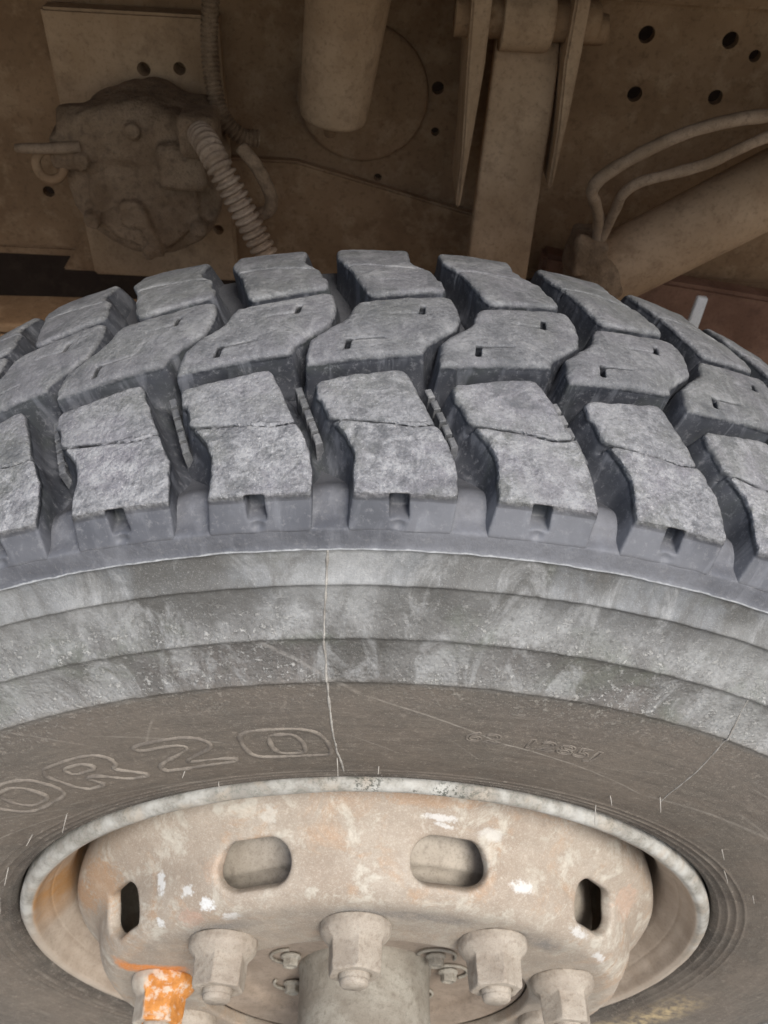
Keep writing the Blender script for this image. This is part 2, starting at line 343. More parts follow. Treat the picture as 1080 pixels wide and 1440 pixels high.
BEIGE = (.46, .385, .305)
def mat_disc():
    n = N('dusty beige wheel paint'); n.polar()
    big = n.noise(15, 5, .6, None, .5); mid = n.noise(60, 5, .65); fine = n.noise(300, 5, .65)
    c = n.mix(n.rng(big, .38, .62), (.335, .278, .222), (.41, .36, .30))
    c = n.mix(n.rng(n.noise(26, 5, .7, None, .6), .52, .66, 0., .75), c, (.42, .285, .185))
    c = n.mix(n.rng(n.noise(34, 6, .75, None, .4), .52, .62, 0., .7), c, (.56, .54, .47))
    c = n.mix(n.rng(fine, .55, .75, 0., .4), c, (.24, .19, .15))
    c = n.mix(n.rng(fine, .45, .3, 0., .35), c, (.62, .56, .48))
    W_ = (.72, .74, .74); D_ = (.13, .14, .15); O_ = (.62, .21, .035); RU = (.40, .22, .10)
    cy = n.math('ADD', n.math('SUBTRACT', n.y, n.math('SUBTRACT', .23, n.r)), .0075)
    c = spots(n, c, [(-42.8, -.1524, .005, .011, W_, .85), (-36.6, -.1665, .0055, .006, W_, .7), (-33, -.1845, .008, .006, W_, .95), (-29.5, -.2035, .008, .005, W_, .85), (-46, -.1884, .005, .006, W_, .8),
        (10.4, -.1172, .012, .004, W_, .6), (11, -.1245, .007, .003, W_, .6), (27.8, -.1652, .010, .006, W_, .65), (-18, -.1135, .005, .010, (.6, .6, .55), .5), (46, -.187, .012, .006, W_, .6), (58, -.196, .014, .004, W_, .6), (20, -.125, .01, .007, W_, .3),
        (-38, -.195, .012, .012, (.44, .27, .20), .55), (-28, -.155, .02, .012, (.47, .34, .25), .5), (-62, -.12, .03, .03, RU, .55), (-72, -.11, .02, .02, RU, .6), (8, -.10, .03, .008, RU, .4), (60, -.13, .02, .02, (.5, .33, .24), .5)], cy)
    # rubbed blue-grey arc on the outer shoulder of the disc, in three stretches
    ring = n.rng(n.math('ABSOLUTE', n.math('SUBTRACT', n.math('ADD', n.r, n.math('MULTIPLY', n.math('SUBTRACT', mid, .5), .012)), .1875)), .0105, .003)
    a1 = n.math('MULTIPLY', n.rng(n.th, -.30, -.1), n.rng(n.th, .42, .3)); a2 = n.math('MULTIPLY', n.rng(n.th, -.86, -.75), n.rng(n.th, -.45, -.55)); a3 = n.math('MULTIPLY', n.rng(n.th, .5, .6), n.rng(n.th, .86, .78))
    am = n.math('MINIMUM', n.math('ADD', n.math('ADD', a1, a2), a3), 1)
    c = n.mix(n.math('MULTIPLY', n.math('MULTIPLY', ring, am), n.rng(n.noise(90, 4, .7), .34, .52, .5, 1.)), c, D_)
    face = n.rng(n.r, .205, .198)
    c = n.mix(n.math('MULTIPLY', face, n.rng(mid, .35, .6, .35, .8)), c, (.27, .235, .195))
    px_, py_, pz_ = n.sep(); wn = n.math('MULTIPLY', n.math('SUBTRACT', fine, .5), .020)
    ore = n.rng(n.math('ADD', n.math('ABSOLUTE', n.math('ADD', px_, .172)), wn), .031, .022)
    ore = n.math('MULTIPLY', ore, n.rng(n.math('ADD', n.math('ABSOLUTE', n.math('SUBTRACT', pz_, .060)), n.math('MULTIPLY', wn, .5)), .010, .005)); ore = n.math('MULTIPLY', ore, n.rng(n.y, -.166, -.173))
    c = n.mix(n.math('MULTIPLY', ore, .9), c, O_)
    c = n.mix(n.rng(n.noise(900, 3, .8), .5, .68, 0., .35), c, (.66, .62, .55)); c = n.mix(n.rng(n.noise(120, 5, .75), .46, .36, 0., .4), c, (.30, .25, .20))
    h = n.math('ADD', n.math('MULTIPLY', big, .6), n.math('ADD', n.math('MULTIPLY', mid, .8), n.math('MULTIPLY', fine, .4)))
    return n.done(c, n.rng(mid, .3, .7, .55, .8), n.bump(h, .0014, .6), spec=.35)
def mat_lip():
    n = N('chipped whitish rim flange'); n.polar()
    pv = n.comb(n.math('MULTIPLY', n.th, .28), n.r, n.y)
    a = n.noise(45, 5, .65); b = n.noise(380, 5, .7)
    c = n.mix(n.rng(a, .4, .62), (.31, .295, .265), (.50, .50, .47)); c = n.mix(n.rng(n.noise(30, 4, .6, None, .5), .55, .66, 0, .5), c, (.44, .37, .29))
    c = n.mix(n.math('MULTIPLY', n.rng(b, .5, .58), n.rng(a, .58, .42, 0, .55)), c, (.19, .20, .17))
    dk = n.math('MULTIPLY', n.rng(n.math('ABSOLUTE', n.math('SUBTRACT', n.th, .03)), .26, .12), n.rng(n.noise(420, 4, .75), .50, .58))
    dk = n.math('MULTIPLY', dk, n.rng(n.noise(60, 4), .42, .55)); c = n.mix(n.math('MULTIPLY', dk, .85), c, (.07, .075, .06))
    inn = n.rng(n.r, .2829, .2809); inn = n.math('MAXIMUM', inn, n.rng(n.y, -.124, -.114))
    low = n.math('MULTIPLY', n.rng(n.math('ABSOLUTE', n.th), 1.35, 1.6), .8); c = n.mix(low, c, (.42, .35, .28))
    brown = n.mix(n.rng(a, .35, .65), (.36, .295, .235), (.46, .39, .32)); brown = n.mix(n.rng(b, .5, .7, 0., .4), brown, (.2, .16, .13))
    rust = n.math('MULTIPLY', n.rng(n.math('ABSOLUTE', n.math('SUBTRACT', n.th, -1.33)), .27, .1), n.rng(n.noise(40, 4), .35, .6, .4, 1.)); brown = n.mix(rust, brown, (.42, .23, .09))
    c = n.mix(inn, c, brown)
    return n.done(c, n.rng(a, .3, .7, .5, .75), n.bump(n.math('ADD', a, n.math('MULTIPLY', b, .5)), .0013, .7), spec=.4)
def mat_dust(name, c1, c2, c3, scale=20, bump=.0015, rough=.85):
    n = N(name); a = n.noise(scale, 5, .6, None, .3); b = n.noise(scale*5, 5, .65); f = n.noise(scale*22, 4, .65)
    c = n.mix(n.rng(a, .36, .64), c1, c2); c = n.mix(n.rng(b, .5, .7, 0, .65), c, c3); c = n.mix(n.rng(f, .52, .72, 0, .45), c, tuple(v*.45 for v in c1))
    h = n.math('ADD', a, n.math('ADD', n.math('MULTIPLY', b, .7), n.math('MULTIPLY', f, .3)))
    return n.done(c, rough, n.bump(h, bump, .7), spec=.3)
M_tread = mat_tread(); M_side = mat_sidewall(); M_disc = mat_disc(); M_lip = mat_lip()
M_char = mat_dust('raised lettering rubber', (.15, .132, .115), (.27, .24, .205), (.13, .115, .10), 45, .0006)
M_hair = mat_dust('pale moulding hair rubber', (.34, .32, .29), (.44, .42, .385), (.26, .245, .22), 90, .0002)
M_flash = mat_dust('moulding flash rubber', (.24, .225, .205), (.50, .485, .45), (.20, .185, .165), 60, .0004)
M_nut = mat_dust('dusty beige nut', (.33, .285, .235), (.43, .385, .325), (.23, .19, .15), 45, .0012, .75)
M_hub = mat_dust('dusty grey hub', (.25, .225, .185), (.36, .34, .29), (.18, .155, .125), 40, .001, .8)
M_hubf = mat_dust('brown dusty hub face', (.27, .22, .175), (.35, .29, .235), (.21, .17, .135), 30, .001, .8)
M_drum = mat_dust('dusty brake drum', (.38, .34, .285), (.50, .455, .39), (.27, .24, .20), 30, .001, .85)
def mat_orange():
    n = N('orange painted nut'); x, y, z = n.sep(); a = n.noise(70, 4, .6); f = n.noise(300, 4, .7)
    o = n.mix(n.rng(a, .38, .62), (.46, .175, .035), (.62, .27, .07)); o = n.mix(n.rng(f, .5, .7, 0, .4), o, (.30, .12, .04)); g = n.mix(n.rng(a, .4, .6), (.40, .35, .29), (.5, .46, .39))
    k = n.rng(n.math('ADD', x, n.math('MULTIPLY', n.math('SUBTRACT', a, .5), .02)), -.1745, -.1715)
    pale = n.math('MULTIPLY', n.rng(n.noise(110, 5, .7), .50, .60), .65); o = n.mix(pale, o, (.62, .58, .5))
    return n.done(n.mix(k, g, o), .7, n.bump(n.math('ADD', a, f), .0008, .6), spec=.35)
M_orange = mat_orange()

# ------------------------------------------------------------------ the ground
def mat_ground():
    n = N('dusty grey yard'); a = n.noise(.8, 5); b = n.noise(12, 6, .65)
    return n.done(n.mix(n.rng(b, .4, .6), n.mix(a, (.27, .24, .20), (.36, .33, .28)), (.24, .21, .18)), .9, n.bump(b, .01, .6))
V = [(-60, -60, -.545), (60, -60, -.545), (60, 60, -.545), (-60, 60, -.545)]
g = link('ground', make_mesh('ground', V, [(0, 1, 2, 3)], mat_ground(), False)); g['kind'] = 'structure'

# ------------------------------------------------------------------ the wheel
wheel = thing('truck_wheel', 'large front truck wheel with dusty black tyre, chunky tread and beige painted rim', 'wheel')
PITCH = 360/50; T0 = .988; PL = rad(PITCH)*.545
def crown(y): return .5499-.0125*((y+.0163)/.1)**2
SIDE = [(0.5205, -0.0600), (0.5190, -0.0820), (0.5190, -0.0950), (0.5205, -0.1030), (0.5228, -0.1090), (0.5232, -0.1130), (0.5220, -0.1185), (0.5195, -0.1225), (0.5186, -0.1245), (0.5184, -0.1275), (0.5183, -0.1310), (0.5178, -0.1321), (0.5165, -0.1325), (0.5130, -0.1332), (0.5085, -0.1341), (0.5076, -0.1351), (0.5070, -0.1351), (0.5062, -0.1343), (0.4980, -0.1360), (0.4929, -0.1385), (0.4903, -0.1408), (0.4890, -0.1414), (0.4880, -0.1401), (0.4797, -0.1413), (0.4685, -0.1450), (0.4614, -0.1488), (0.4594, -0.1501), (0.4582, -0.1500), (0.4572, -0.1487), (0.4472, -0.1494), (0.4370, -0.1519), (0.4298, -0.1545), (0.4283, -0.1551), (0.4270, -0.1547), (0.4258, -0.1536), (0.4167, -0.1543), (0.3965, -0.1548), (0.3764, -0.1537), (0.3563, -0.1517), (0.3384, -0.1491), (0.3245, -0.1461), (0.3190, -0.1449), (0.3180, -0.1455), (0.3168, -0.1442), (0.3130, -0.1432), (0.3120, -0.1440), (0.3105, -0.1425), (0.3070, -0.1412), (0.3058, -0.1420), (0.3044, -0.1404), (0.3006, -0.1387), (0.2996, -0.1393), (0.2981, -0.1376), (0.2951, -0.1346), (0.2941, -0.1276), (0.2938, -0.1156)]
INNER = [(.2938, .112), (.30, .125), (.34, .143), (.40, .152), (.44, .150), (.475, .142), (.497, .130), (.505, .124), (.510, .117), (.513, .105), (.517, .07), (.5210, .02), (.5215, -.02)]
prof = dense(INNER+SIDE, .0016, 1)
V, Q = lathe(prof, 900)
Rr = np.hypot(V[:, 0], V[:, 2]); th = np.arctan2(V[:, 0], V[:, 2])
nz = vnoise(V, .006, 3)*.00022+vnoise(V, .0025, 5)*.00012
band = ((Rr > .426) & (Rr < .510)).astype(float)*.9+.25
V[:, 1] -= np.where(V[:, 1] < -.1, nz*band*1.6, 0)
# shallow tie bars in the outer end of every groove
u = (np.degrees(th)-T0)/PITCH; gu = (u-np.floor(u))
k = np.exp(-((gu-.13)/.10)**2)*np.exp(-((V[:, 1]+.110)/.006)**2)*(Rr > .515)
sc = (Rr+k*.0020)/Rr; V[:, 0] *= sc; V[:, 2] *= sc
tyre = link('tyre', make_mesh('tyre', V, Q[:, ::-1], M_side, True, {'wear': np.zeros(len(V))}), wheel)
sp_ = dense(SIDE, .001, 1); sp_ = sp_[sp_[:, 0] < .510]; o_ = np.argsort(sp_[:, 0])
def side_y(r): return np.interp(r, sp_[o_, 0], sp_[o_, 1])

def to_tyre(V):
    t = V[:, 0]/.545; return np.stack([V[:, 2]*np.sin(t), V[:, 1], V[:, 2]*np.cos(t)], -1)
NEAR = [(-0.9720, -0.0675), (-0.9932, -0.0589), (-0.9638, -0.0557), (-0.4043, -0.0463), (-0.3540, -0.0466), (-0.3125, -0.0500), (-0.1610, -0.0787), (0.0025, -0.1012), (0.0208, -0.1138), (0.0212, -0.1400), (-0.6983, -0.1400), (-0.7024, -0.1021), (-0.7540, -0.0930), (-0.8918, -0.0804), (-0.9395, -0.0694)]
SIPE = [(-0.9010, -0.0825), (-0.7219, -0.0836), (-0.6089, -0.0842), (-0.4711, -0.0849), (-0.3823, -0.0859), (-0.2850, -0.0868), (-0.2219, -0.0860), (-0.1077, -0.0843)]
CENT = [(-1.0800, -0.0424), (-1.0900, -0.0354), (-1.0680, -0.0222), (-0.7938, 0.0001), (-0.7486, 0.0121), (-0.7127, 0.0167), (-0.5649, 0.0197), (-0.0075, 0.0295), (0.0639, 0.0278), (0.1040, 0.0158), (0.1033, 0.0039), (0.0656, -0.0074), (-0.1786, -0.0256), (-0.2044, -0.0321), (-0.2238, -0.0327)]
FAR = [(-0.0408, 0.0528), (-0.0864, 0.0671), (-0.2208, 0.0805), (-0.2704, 0.0907), (-0.2696, 0.1185), (-0.9558, 0.1186), (-0.9663, 0.1054), (-0.9500, 0.0892), (-0.7971, 0.0650), (-0.6543, 0.0305), (-0.6140, 0.0268), (-0.5646, 0.0263), (-0.0151, 0.0366), (0.0124, 0.0402), (-0.0008, 0.0499)]
FSIPE = [(-0.0776, 0.0696), (-0.2516, 0.0705), (-0.3614, 0.0713), (-0.4951, 0.0720), (-0.5812, 0.0730), (-0.6756, 0.0740), (-0.7370, 0.0729), (-0.8378, 0.0715)]
def A(poly): return [(p[0]*PL, p[1]) for p in poly]
STEP = .00085
def block(poly, sipe, kind, seed):
    P = A(poly); xs_ = [p[0] for p in P]; ys_ = [p[1] for p in P]
    lo = (min(xs_)-.016, max(min(ys_)-.014, -.1385), {'near': .5085, 'centre': .5130, 'far': .5015}[kind]); hi = (max(xs_)+.016, min(max(ys_)+.014, .128), .5535)
    sg = [(p[0]*PL, p[1]) for p in sipe]
    SK = {'near': .13, 'far': -.06, 'centre': 0.}[kind]
    def fn(X, Y, Z):
        p3 = np.stack([X, Y, Z], -1); cr = crown(Y); dep = np.maximum(cr-Z, 0)
        n1 = vnoise(p3, .009, seed); n2 = vnoise(p3, .0035, seed+9); n3 = vnoise(p3, .020, seed+17)
        topz = np.clip(1-dep/.006, 0, 1)
        d2 = poly_sdf(X[:, :, 0]+vnoise(p3[:, :, 0], .012, seed+4)*.0007, Y[:, :, 0], P)[:, :, None]
        d2b = poly_sdf(X[:, :, 0]+SK*.028, Y[:, :, 0], P)[:, :, None]; d2 = d2+(d2b-d2)*np.clip(dep/.028, 0, 1)
        en = np.clip((-.095-Y)/.012, 0, 1) if kind == 'near' else 0.
        cf = 0. if kind == 'near' else 1.
        fl = .0065*np.clip((dep-.013)/.012, 0, 1)**2*(1-en*.92)*(1-.65*cf)
        s = d2-(.15-.10*en-.07*cf)*dep-fl-.0004*cf+(n1*.0006+n2*.0005)*topz
        rough = {'near': np.clip((-.088-Y)/.004, 0, 1)*.6+.5, 'far': .7, 'centre': .5}[kind]
        t = Z-cr+(n3*.0007+n1*.00035*rough+n2*.00028*rough)
        rr = {'near': .0030, 'far': .0038, 'centre': .0048}[kind]
        f = smax(s, t, rr)
        if kind == 'near':
            yb = -.1236-np.clip((.5362-Z)/.0180, -.3, 1)*.0088+np.clip((.5172-Z)/.004, 0, 1)*.0025
            f = smax(f, yb-Y+n1*.0003, .0012)
            a0 = -.380*PL
            slot = rbox(X-a0-(.530-Z)*.05, Y+.1270+(Z-.5283)*-.5, Z-.5283, .0047, .0100, .0056, .0008)
            f = smax(f, -slot, .0006)
            dimple = np.sqrt((X-a0)**2/1.0+((Y+.1325))**2*1.2+(Z-.5212)**2*1.6)-.0036
            f = smax(f, -dimple, .0015)
        if kind == 'far': f = smax(f, Y-.1168-np.maximum(.527-Z, 0)*.35, .006)
        if kind in ('near', 'far'):
            ds = seg_dist(X[:, :, 0]+vnoise(p3[:, :, 0], .006, seed+2)*.0005, Y[:, :, 0]+vnoise(p3[:, :, 0], .010, seed+3)*.0005, sg)[:, :, None]
            w = .0004+vnoise(p3, .012, seed+6)*.0004; f = smax(f, -np.maximum(ds-w, dep-.008), .0020)
        else:
            for (hx, hy), (ex, ey) in (((-.778, -.0271), (-.50, -.0200)), ((-.198, .0085), (-.45, .0025))):
                f = smax(f, -rbox(X-hx*PL-(Y-hy)*.12, Y-hy, Z-cr, .0015, .0050, .010, .0006), .0008)
                hy2 = hy+.0035*(1 if hy < 0 else -1)
                ds = seg_dist(X[:, :, 0], Y[:, :, 0], [(hx*PL, hy2), (ex*PL, ey)])[:, :, None]
                f = smax(f, -np.maximum(ds-.0005, dep-.003), .0012)
        return f
    V, Q, V0 = sdf_obj(fn, lo, hi, STEP, to_tyre)
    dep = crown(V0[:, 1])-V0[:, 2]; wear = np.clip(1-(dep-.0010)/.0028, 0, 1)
    edge = V0[:, 1]+.0845+vnoise(V0, .004, seed)*.0015; rough_shade = (np.where(edge < 0, 1., .62) if kind == 'near' else .35)*wear
    return make_mesh({'near': 'shoulder_block', 'far': 'inner_shoulder_block', 'centre': 'centre_block'}[kind], V, Q, M_tread, True, {'wear': wear, 'rough': rough_shade})
near_v = [block(NEAR, SIPE, 'near', 11+31*i) for i in range(5)]
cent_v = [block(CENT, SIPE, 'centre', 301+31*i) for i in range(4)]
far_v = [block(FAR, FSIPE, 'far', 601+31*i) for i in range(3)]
# stone ejector: a row of five little rubber bars standing in the groove
def ejector():
    a = np.array([-1.165*PL, -.046]); b = np.array([-.962*PL, -.0875]); parts = []
    d = (b-a)/np.hypot(*(b-a)); L = np.hypot(*(b-a)); nrm = np.array([-d[1], d[0]])
    for i in range(5):
        c = a+d*L*(i+.5)/5; hl = L/10-.0012; zt = 0.
        vs = []
        for z, g in ((-.032, .0004), (-.0126, 0), (-.0120, -.0005)):
            for s1, s2 in ((-1, -1), (1, -1), (1, 1), (-1, 1)):
                p = c+d*s1*(hl+g)+nrm*s2*(.0019+g); vs.append((p[0], p[1], crown(p[1])+z))
        fs = [(8, 9, 10, 11)]
        for q in (0, 4):
            for k_ in range(4): fs.append((q+k_, q+(k_+1) % 4, q+4+(k_+1) % 4, q+4+k_))
        parts.append((vs, fs))
    V, Fc = join(parts); V = to_tyre(V)
    return make_mesh('stone_ejector', V, Fc, M_tread, False, {'wear': np.full(len(V), .6), 'rough': np.zeros(len(V))})
ej = ejector()
far_ej_V = None
for k in range(-25, 25):
    a = rad(T0+k*PITCH); r = (0, a, 0)
    link('shoulder_block', near_v[(k*2) % 5], tyre, rot=r)
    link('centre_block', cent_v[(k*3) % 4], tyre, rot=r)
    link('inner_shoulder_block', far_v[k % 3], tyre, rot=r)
    link('stone_ejector', ej, tyre, rot=r)

# ---- raised characters on the sidewall (closed outlines in degrees round the wheel and metres from the axle)
def on_side(P, lift=0.):
    P = np.asarray(P, float); t = np.radians(P[:, 0]*1.032-1.45); r = P[:, 1]-np.interp(P[:, 1], [.40, .51], [.0036, .0018])
    return np.stack([r*np.sin(t), side_y(r)-lift, r*np.cos(t)], -1)
def round_loop(P, k=2):
    P = np.array(P, float)
    for _ in range(k):
        Q = []
        for i in range(len(P)):
            a, b = P[i], P[(i+1) % len(P)]; Q += [a*.8+b*.2, a*.2+b*.8]
        P = np.array(Q)
    return P
def character(loops, rr=.0018, smooth=2):
    parts = []
    for lp in loops:
        P = round_loop(lp, smooth); Pd = []
        for i in range(len(P)):
            a, b = P[i], P[(i+1) % len(P)]; n = max(1, int(np.hypot((b[0]-a[0])*.0065, b[1]-a[1])/.002)); Pd += [a+(b-a)*j/n for j in range(n)]
        path = on_side(Pd, -.0006); rad_ = rr*(1+.28*vnoise(path, .008, 2)+.2*vnoise(path, .003, 6)); parts.append(sweep(path, rad_, 6, True))
    V, Fc = join(parts); o = link('raised_character', make_mesh('raised_character', V, Fc, M_char), tyre)
    return o
character([[(-12.3, .3825), (-11.4, .3866), (-7.5, .3862), (-5.9, .3820), (-5.15, .3690), (-4.95, .3535), (-5.5, .3500), (-11.6, .3512), (-12.5, .3580), (-12.65, .3725)],
           [(-10.05, .3788), (-9.2, .3805), (-7.85, .3793), (-7.3, .3700), (-7.3, .3570), (-7.8, .3545), (-9.7, .3550), (-10.2, .3632)]])
character([[(-21.7, .3868), (-17.6, .3880), (-16.0, .3855), (-15.2, .3775), (-15.5, .3705), (-18.6, .3592), (-18.7, .3565), (-14.2, .3550), (-14.1, .3490), (-21.5, .3480), (-21.7, .3580), (-17.6, .3720), (-17.4, .3770), (-18.3, .3800), (-21.6, .3795)]], smooth=1)
character([[(-32.0, .3860), (-27.0, .3885), (-25.3, .3860), (-24.6, .3790), (-24.9, .3700), (-25.8, .3665), (-23.2, .3486), (-25.8, .3482), (-28.0, .3640), (-29.3, .3640), (-28.5, .3493), (-31.3, .3500)],
           [(-29.7, .3805), (-27.6, .3812), (-26.8, .3762), (-27.2, .3712), (-29.6, .3705)]], smooth=1)
character([[(-40.6, .3830), (-39.2, .3875), (-35.0, .3865), (-33.4, .3800), (-32.8, .3640), (-33.6, .3510), (-38.6, .3470), (-40.2, .3520), (-41.0, .3680)],
           [(-38.6, .3800), (-36.2, .3810), (-35.2, .3740), (-35.0, .3600), (-35.8, .3545), (-38.0, .3535), (-38.9, .3620)]])
# the small serial number to the right, in outline
def small_text(s, th0, r0, size, step):
    for ch in s:
        if ch != ' ':
            cu = bpy.data.curves.new('glyph', 'FONT'); cu.body = ch; cu.size = size; cu.fill_mode = 'NONE'; cu.bevel_depth = .0005; cu.resolution_u = 3
            ob = bpy.data.objects.new('glyph', cu); COL.objects.link(ob)
            dg = bpy.context.evaluated_depsgraph_get(); me = bpy.data.meshes.new_from_object(ob.evaluated_get(dg))
            n = len(me.vertices); co = np.empty(n*3, np.float32); me.vertices.foreach_get('co', co); co = co.reshape(-1, 3)
            r = r0+co[:, 1]; t = rad(th0*1.032-1.45)+co[:, 0]*1.35/r0
            V = np.stack([r*np.sin(t), side_y(r)-co[:, 2], r*np.cos(t)], -1); me.vertices.foreach_set('co', V.astype(np.float32).ravel())
            me.materials.clear(); me.materials.append(M_char); me.polygons.foreach_set('use_smooth', [True]*len(me.polygons)); me.update(); me.name = 'raised_character'
            link('raised_character', me, tyre); bpy.data.objects.remove(ob); bpy.data.curves.remove(cu)
        th0 += step
small_text('62 1285J', 6.4, .3740, .0155, 1.62)
# mould joint lines: thin flash ridges running from shoulder to bead
def flash(pts, w, name='mould_flash'):
    P = np.array(pts, float); rs = np.arange(P[0][1], P[-1][1], -.0015); t = np.interp(-rs, -P[:, 1], P[:, 0])
    path = on_side(np.stack([t, rs], -1)); path[:, 0] += vnoise(path, .01, 8)*.0004
    return link(name, make_mesh(name, *sweep(path, w*(1+.6*vnoise(path, .005, 3)+.5*vnoise(path, .0018, 7)), 6), M_flash), tyre)
flash([(-3.85, .5085), (-4.4, .459), (-4.5, .424), (-4.55, .369), (-4.2, .318)], .0006)
flash([(24.2, .4600), (24.9, .448), (28.6, .364), (29.6, .350)], .0004)
# moulding hairs sticking out of the sidewall
HAIRS = [(-38, .329, .013), (-18.6, .3165, .006), (26, .3165, .011), (28.6, .357, .008), (24.8, .338, .006), (-46, .325, .008), (-58, .315, .012), (-70, .311, .010), (-76, .33, .012), (-82, .345, .012), (52, .321, .009), (-20, .345, .004), (-.5, .330, .004), (45, .335, .006), (61, .330, .006), (-60, .34, .009), (-4.6, .345, .010), (-66, .35, .007)]
for i, (t, r, l) in enumerate(HAIRS):
    b = on_side([(t, r)])[0]; d = np.array([math.sin(i*2.1)*.18, -1, -.28+.3*math.cos(i*1.3)]); s = np.linspace(0, 1, 7)[:, None]
    path = b+d*l*s+np.array([math.sin(i)*.1, 0, -.12])*l*s*s
    link('moulding_hair', make_mesh('moulding_hair', *sweep(path, np.linspace(.00045, .0002, 7), 6), M_hair), tyre)

# ---- rim
RIM = [(0.2906, -0.1088), (0.2926, -0.1218), (0.2930, -0.1318), (0.2928, -0.1363), (0.2916, -0.1386), (0.2886, -0.1413), (0.2851, -0.1419), (0.2824, -0.1404), (0.2804, -0.1393), (0.2786, -0.1348), (0.2766, -0.1308), (0.2726, -0.1263), (0.2711, -0.1233), (0.2701, -0.1228), (0.2656, -0.1168), (0.2611, -0.1108), (0.2586, -0.1018), (0.2576, -0.0788), (0.2566, -0.0438), (0.2556, 0.0000), (0.2556, 0.0900), (0.2646, 0.1100), (0.2886, 0.1180), (0.2926, 0.1120)]
V, Q = lathe(dense(RIM, .002, 2), 400)
V[:, 1] += vnoise(V, .02, 2)*.0004; rim = link('rim', make_mesh('rim', V, Q[:, ::-1], M_lip), wheel)
# ---- wheel disc with hand holes, grown from a profile with real thickness
DP = dense([(0.2446, -0.0541), (0.2490, -0.0790), (0.2519, -0.0989), (0.2526, -0.1119), (0.2500, -0.1240), (0.2407, -0.1332), (0.2319, -0.1394), (0.2268, -0.1465), (0.2246, -0.1556), (0.2217, -0.1637), (0.2164, -0.1719), (0.2087, -0.1780), (0.1988, -0.1811), (0.1879, -0.1819), (0.1333, -0.1823)], .0008, 2)
seg = np.hypot(*np.diff(DP, axis=0).T); SL = np.concatenate([[0], np.cumsum(seg)]); tan = np.gradient(DP, SL, axis=0); tan /= np.hypot(*tan.T)[:, None]
nor = np.stack([-tan[:, 1], tan[:, 0]], -1)     # points to the outside of the disc
TH = .011; K = .225; s_hole = SL[np.argmin(abs(DP[:, 1]+.1560)+(DP[:, 0] < .207)*1)]+.0032
def disc_fn(X, Y, Z):
    f = smax(abs(Z+TH/2)-TH/2, Y-(SL[-1]-.004), .0022)
    th = X/K; k = np.round((th-rad(12.05))/rad(36)); xc = (th-(rad(12.05)+k*rad(36)))*K
    qx, qy = abs(xc)-.0285+.0162, abs(Y-s_hole)-.0166+.0162
    h = np.hypot(np.maximum(qx, 0), np.maximum(qy, 0))+np.minimum(np.maximum(qx, qy), 0)-.0162
    f = smax(f, -h, .0042)
    return f
def disc_map(V):
    s = V[:, 1]; r = np.interp(s, SL, DP[:, 0]); y = np.interp(s, SL, DP[:, 1]); nr = np.interp(s, SL, nor[:, 0]); ny = np.interp(s, SL, nor[:, 1])
    # outside normal must point away from the axle or outboard
    r2 = r+nr*V[:, 2]; y2 = y+ny*V[:, 2]; t = V[:, 0]/K+math.pi; t = V[:, 0]/K
    return np.stack([r2*np.sin(t), y2, r2*np.cos(t)], -1)
if nor[len(nor)//2][0] < 0: nor = -nor
V, Q, V0 = sdf_obj(disc_fn, (-math.pi*K, .001, -TH-.003), (math.pi*K, SL[-1]+.001, .003), .0014, disc_map, True)
disc = link('wheel_disc', make_mesh('wheel_disc', V+(vnoise(V, .012, 4)*.0003+vnoise(V, .004, 4)*.00015)[:, None]*np.array([.5, -1, .5]), Q, M_disc), wheel)

# ---- lug nuts
def nut_fn(flr, af, L, fh, top=.0022):
    def fn(X, Y, Z):      # Z runs outwards
        r = np.hypot(X, Y); hx = np.full(X.shape, -1.)
        for k in range(3):
            a = k*math.pi/3; hx = np.maximum(hx, abs(X*math.cos(a)+Y*math.sin(a))-af/2+Z*.03)
        hexa = smax(smax(hx, Z-L, .001), r+(Z-L)*.9-af/2*1.02, .0012)
        rf = flr-np.clip((Z-fh*.55)/(fh*.75), 0, 2)**1.6*.0048
        fl = smax(r-rf, Z-fh*1.5, .001)
        f = smin(hexa, fl, .0014); f = smax(f, -Z, .001)
        bore = smax(r-af*.325, L-.0012-Z, .0006); return smax(f, -bore, .0008)
    return fn
def nut_mesh(name, mat, flr, af, L, fh, step, seed=0):
    e = flr+.003; V, Q, V0 = sdf_obj(nut_fn(flr, af, L, fh), (-e, -e, -.002), (e, e, L+.003), step)
    V = V+(vnoise(V, .006, seed+2)*.0003+vnoise(V, .0025, seed)*.00015)[:, None]
    return make_mesh(name, np.stack([V[:, 0], -V[:, 2], V[:, 1]], -1), Q, mat)
nm = nut_mesh('lug_nut', M_nut, .0252, .0355, .0335, .0095, .0008)
nmo = nut_mesh('lug_nut', M_orange, .0252, .0355, .0335, .0095, .0008, 5)
def stud_mesh(mat):
    pr = [(0, -.0405), (.0085, -.0405), (.0098, -.0392), (.0098, -.0378), (.0104, -.0374), (.0098, -.0368), (.0104, -.0360), (.0104, -.030)]
    V, Q = lathe(pr, 40); V += (vnoise(V, .003, 1)*.0002)[:, None]; return make_mesh('stud', V, Q[:, ::-1], mat)
sm = stud_mesh(M_nut)
for k in range(10):
    a = rad(-5.43+36*k); mt = nmo if k == 8 else nm
    spin = [.1, .35, .8, .2, .6, .9, .4, .15, .42, .28][k]
    o = link('lug_nut', mt, wheel, (.1675*math.sin(a), -.1817, .1675*math.cos(a)), (0, spin*2+a, 0))
    if k == 8: o['label'] = 'lug nut painted bright orange'
    link('stud', sm, o)
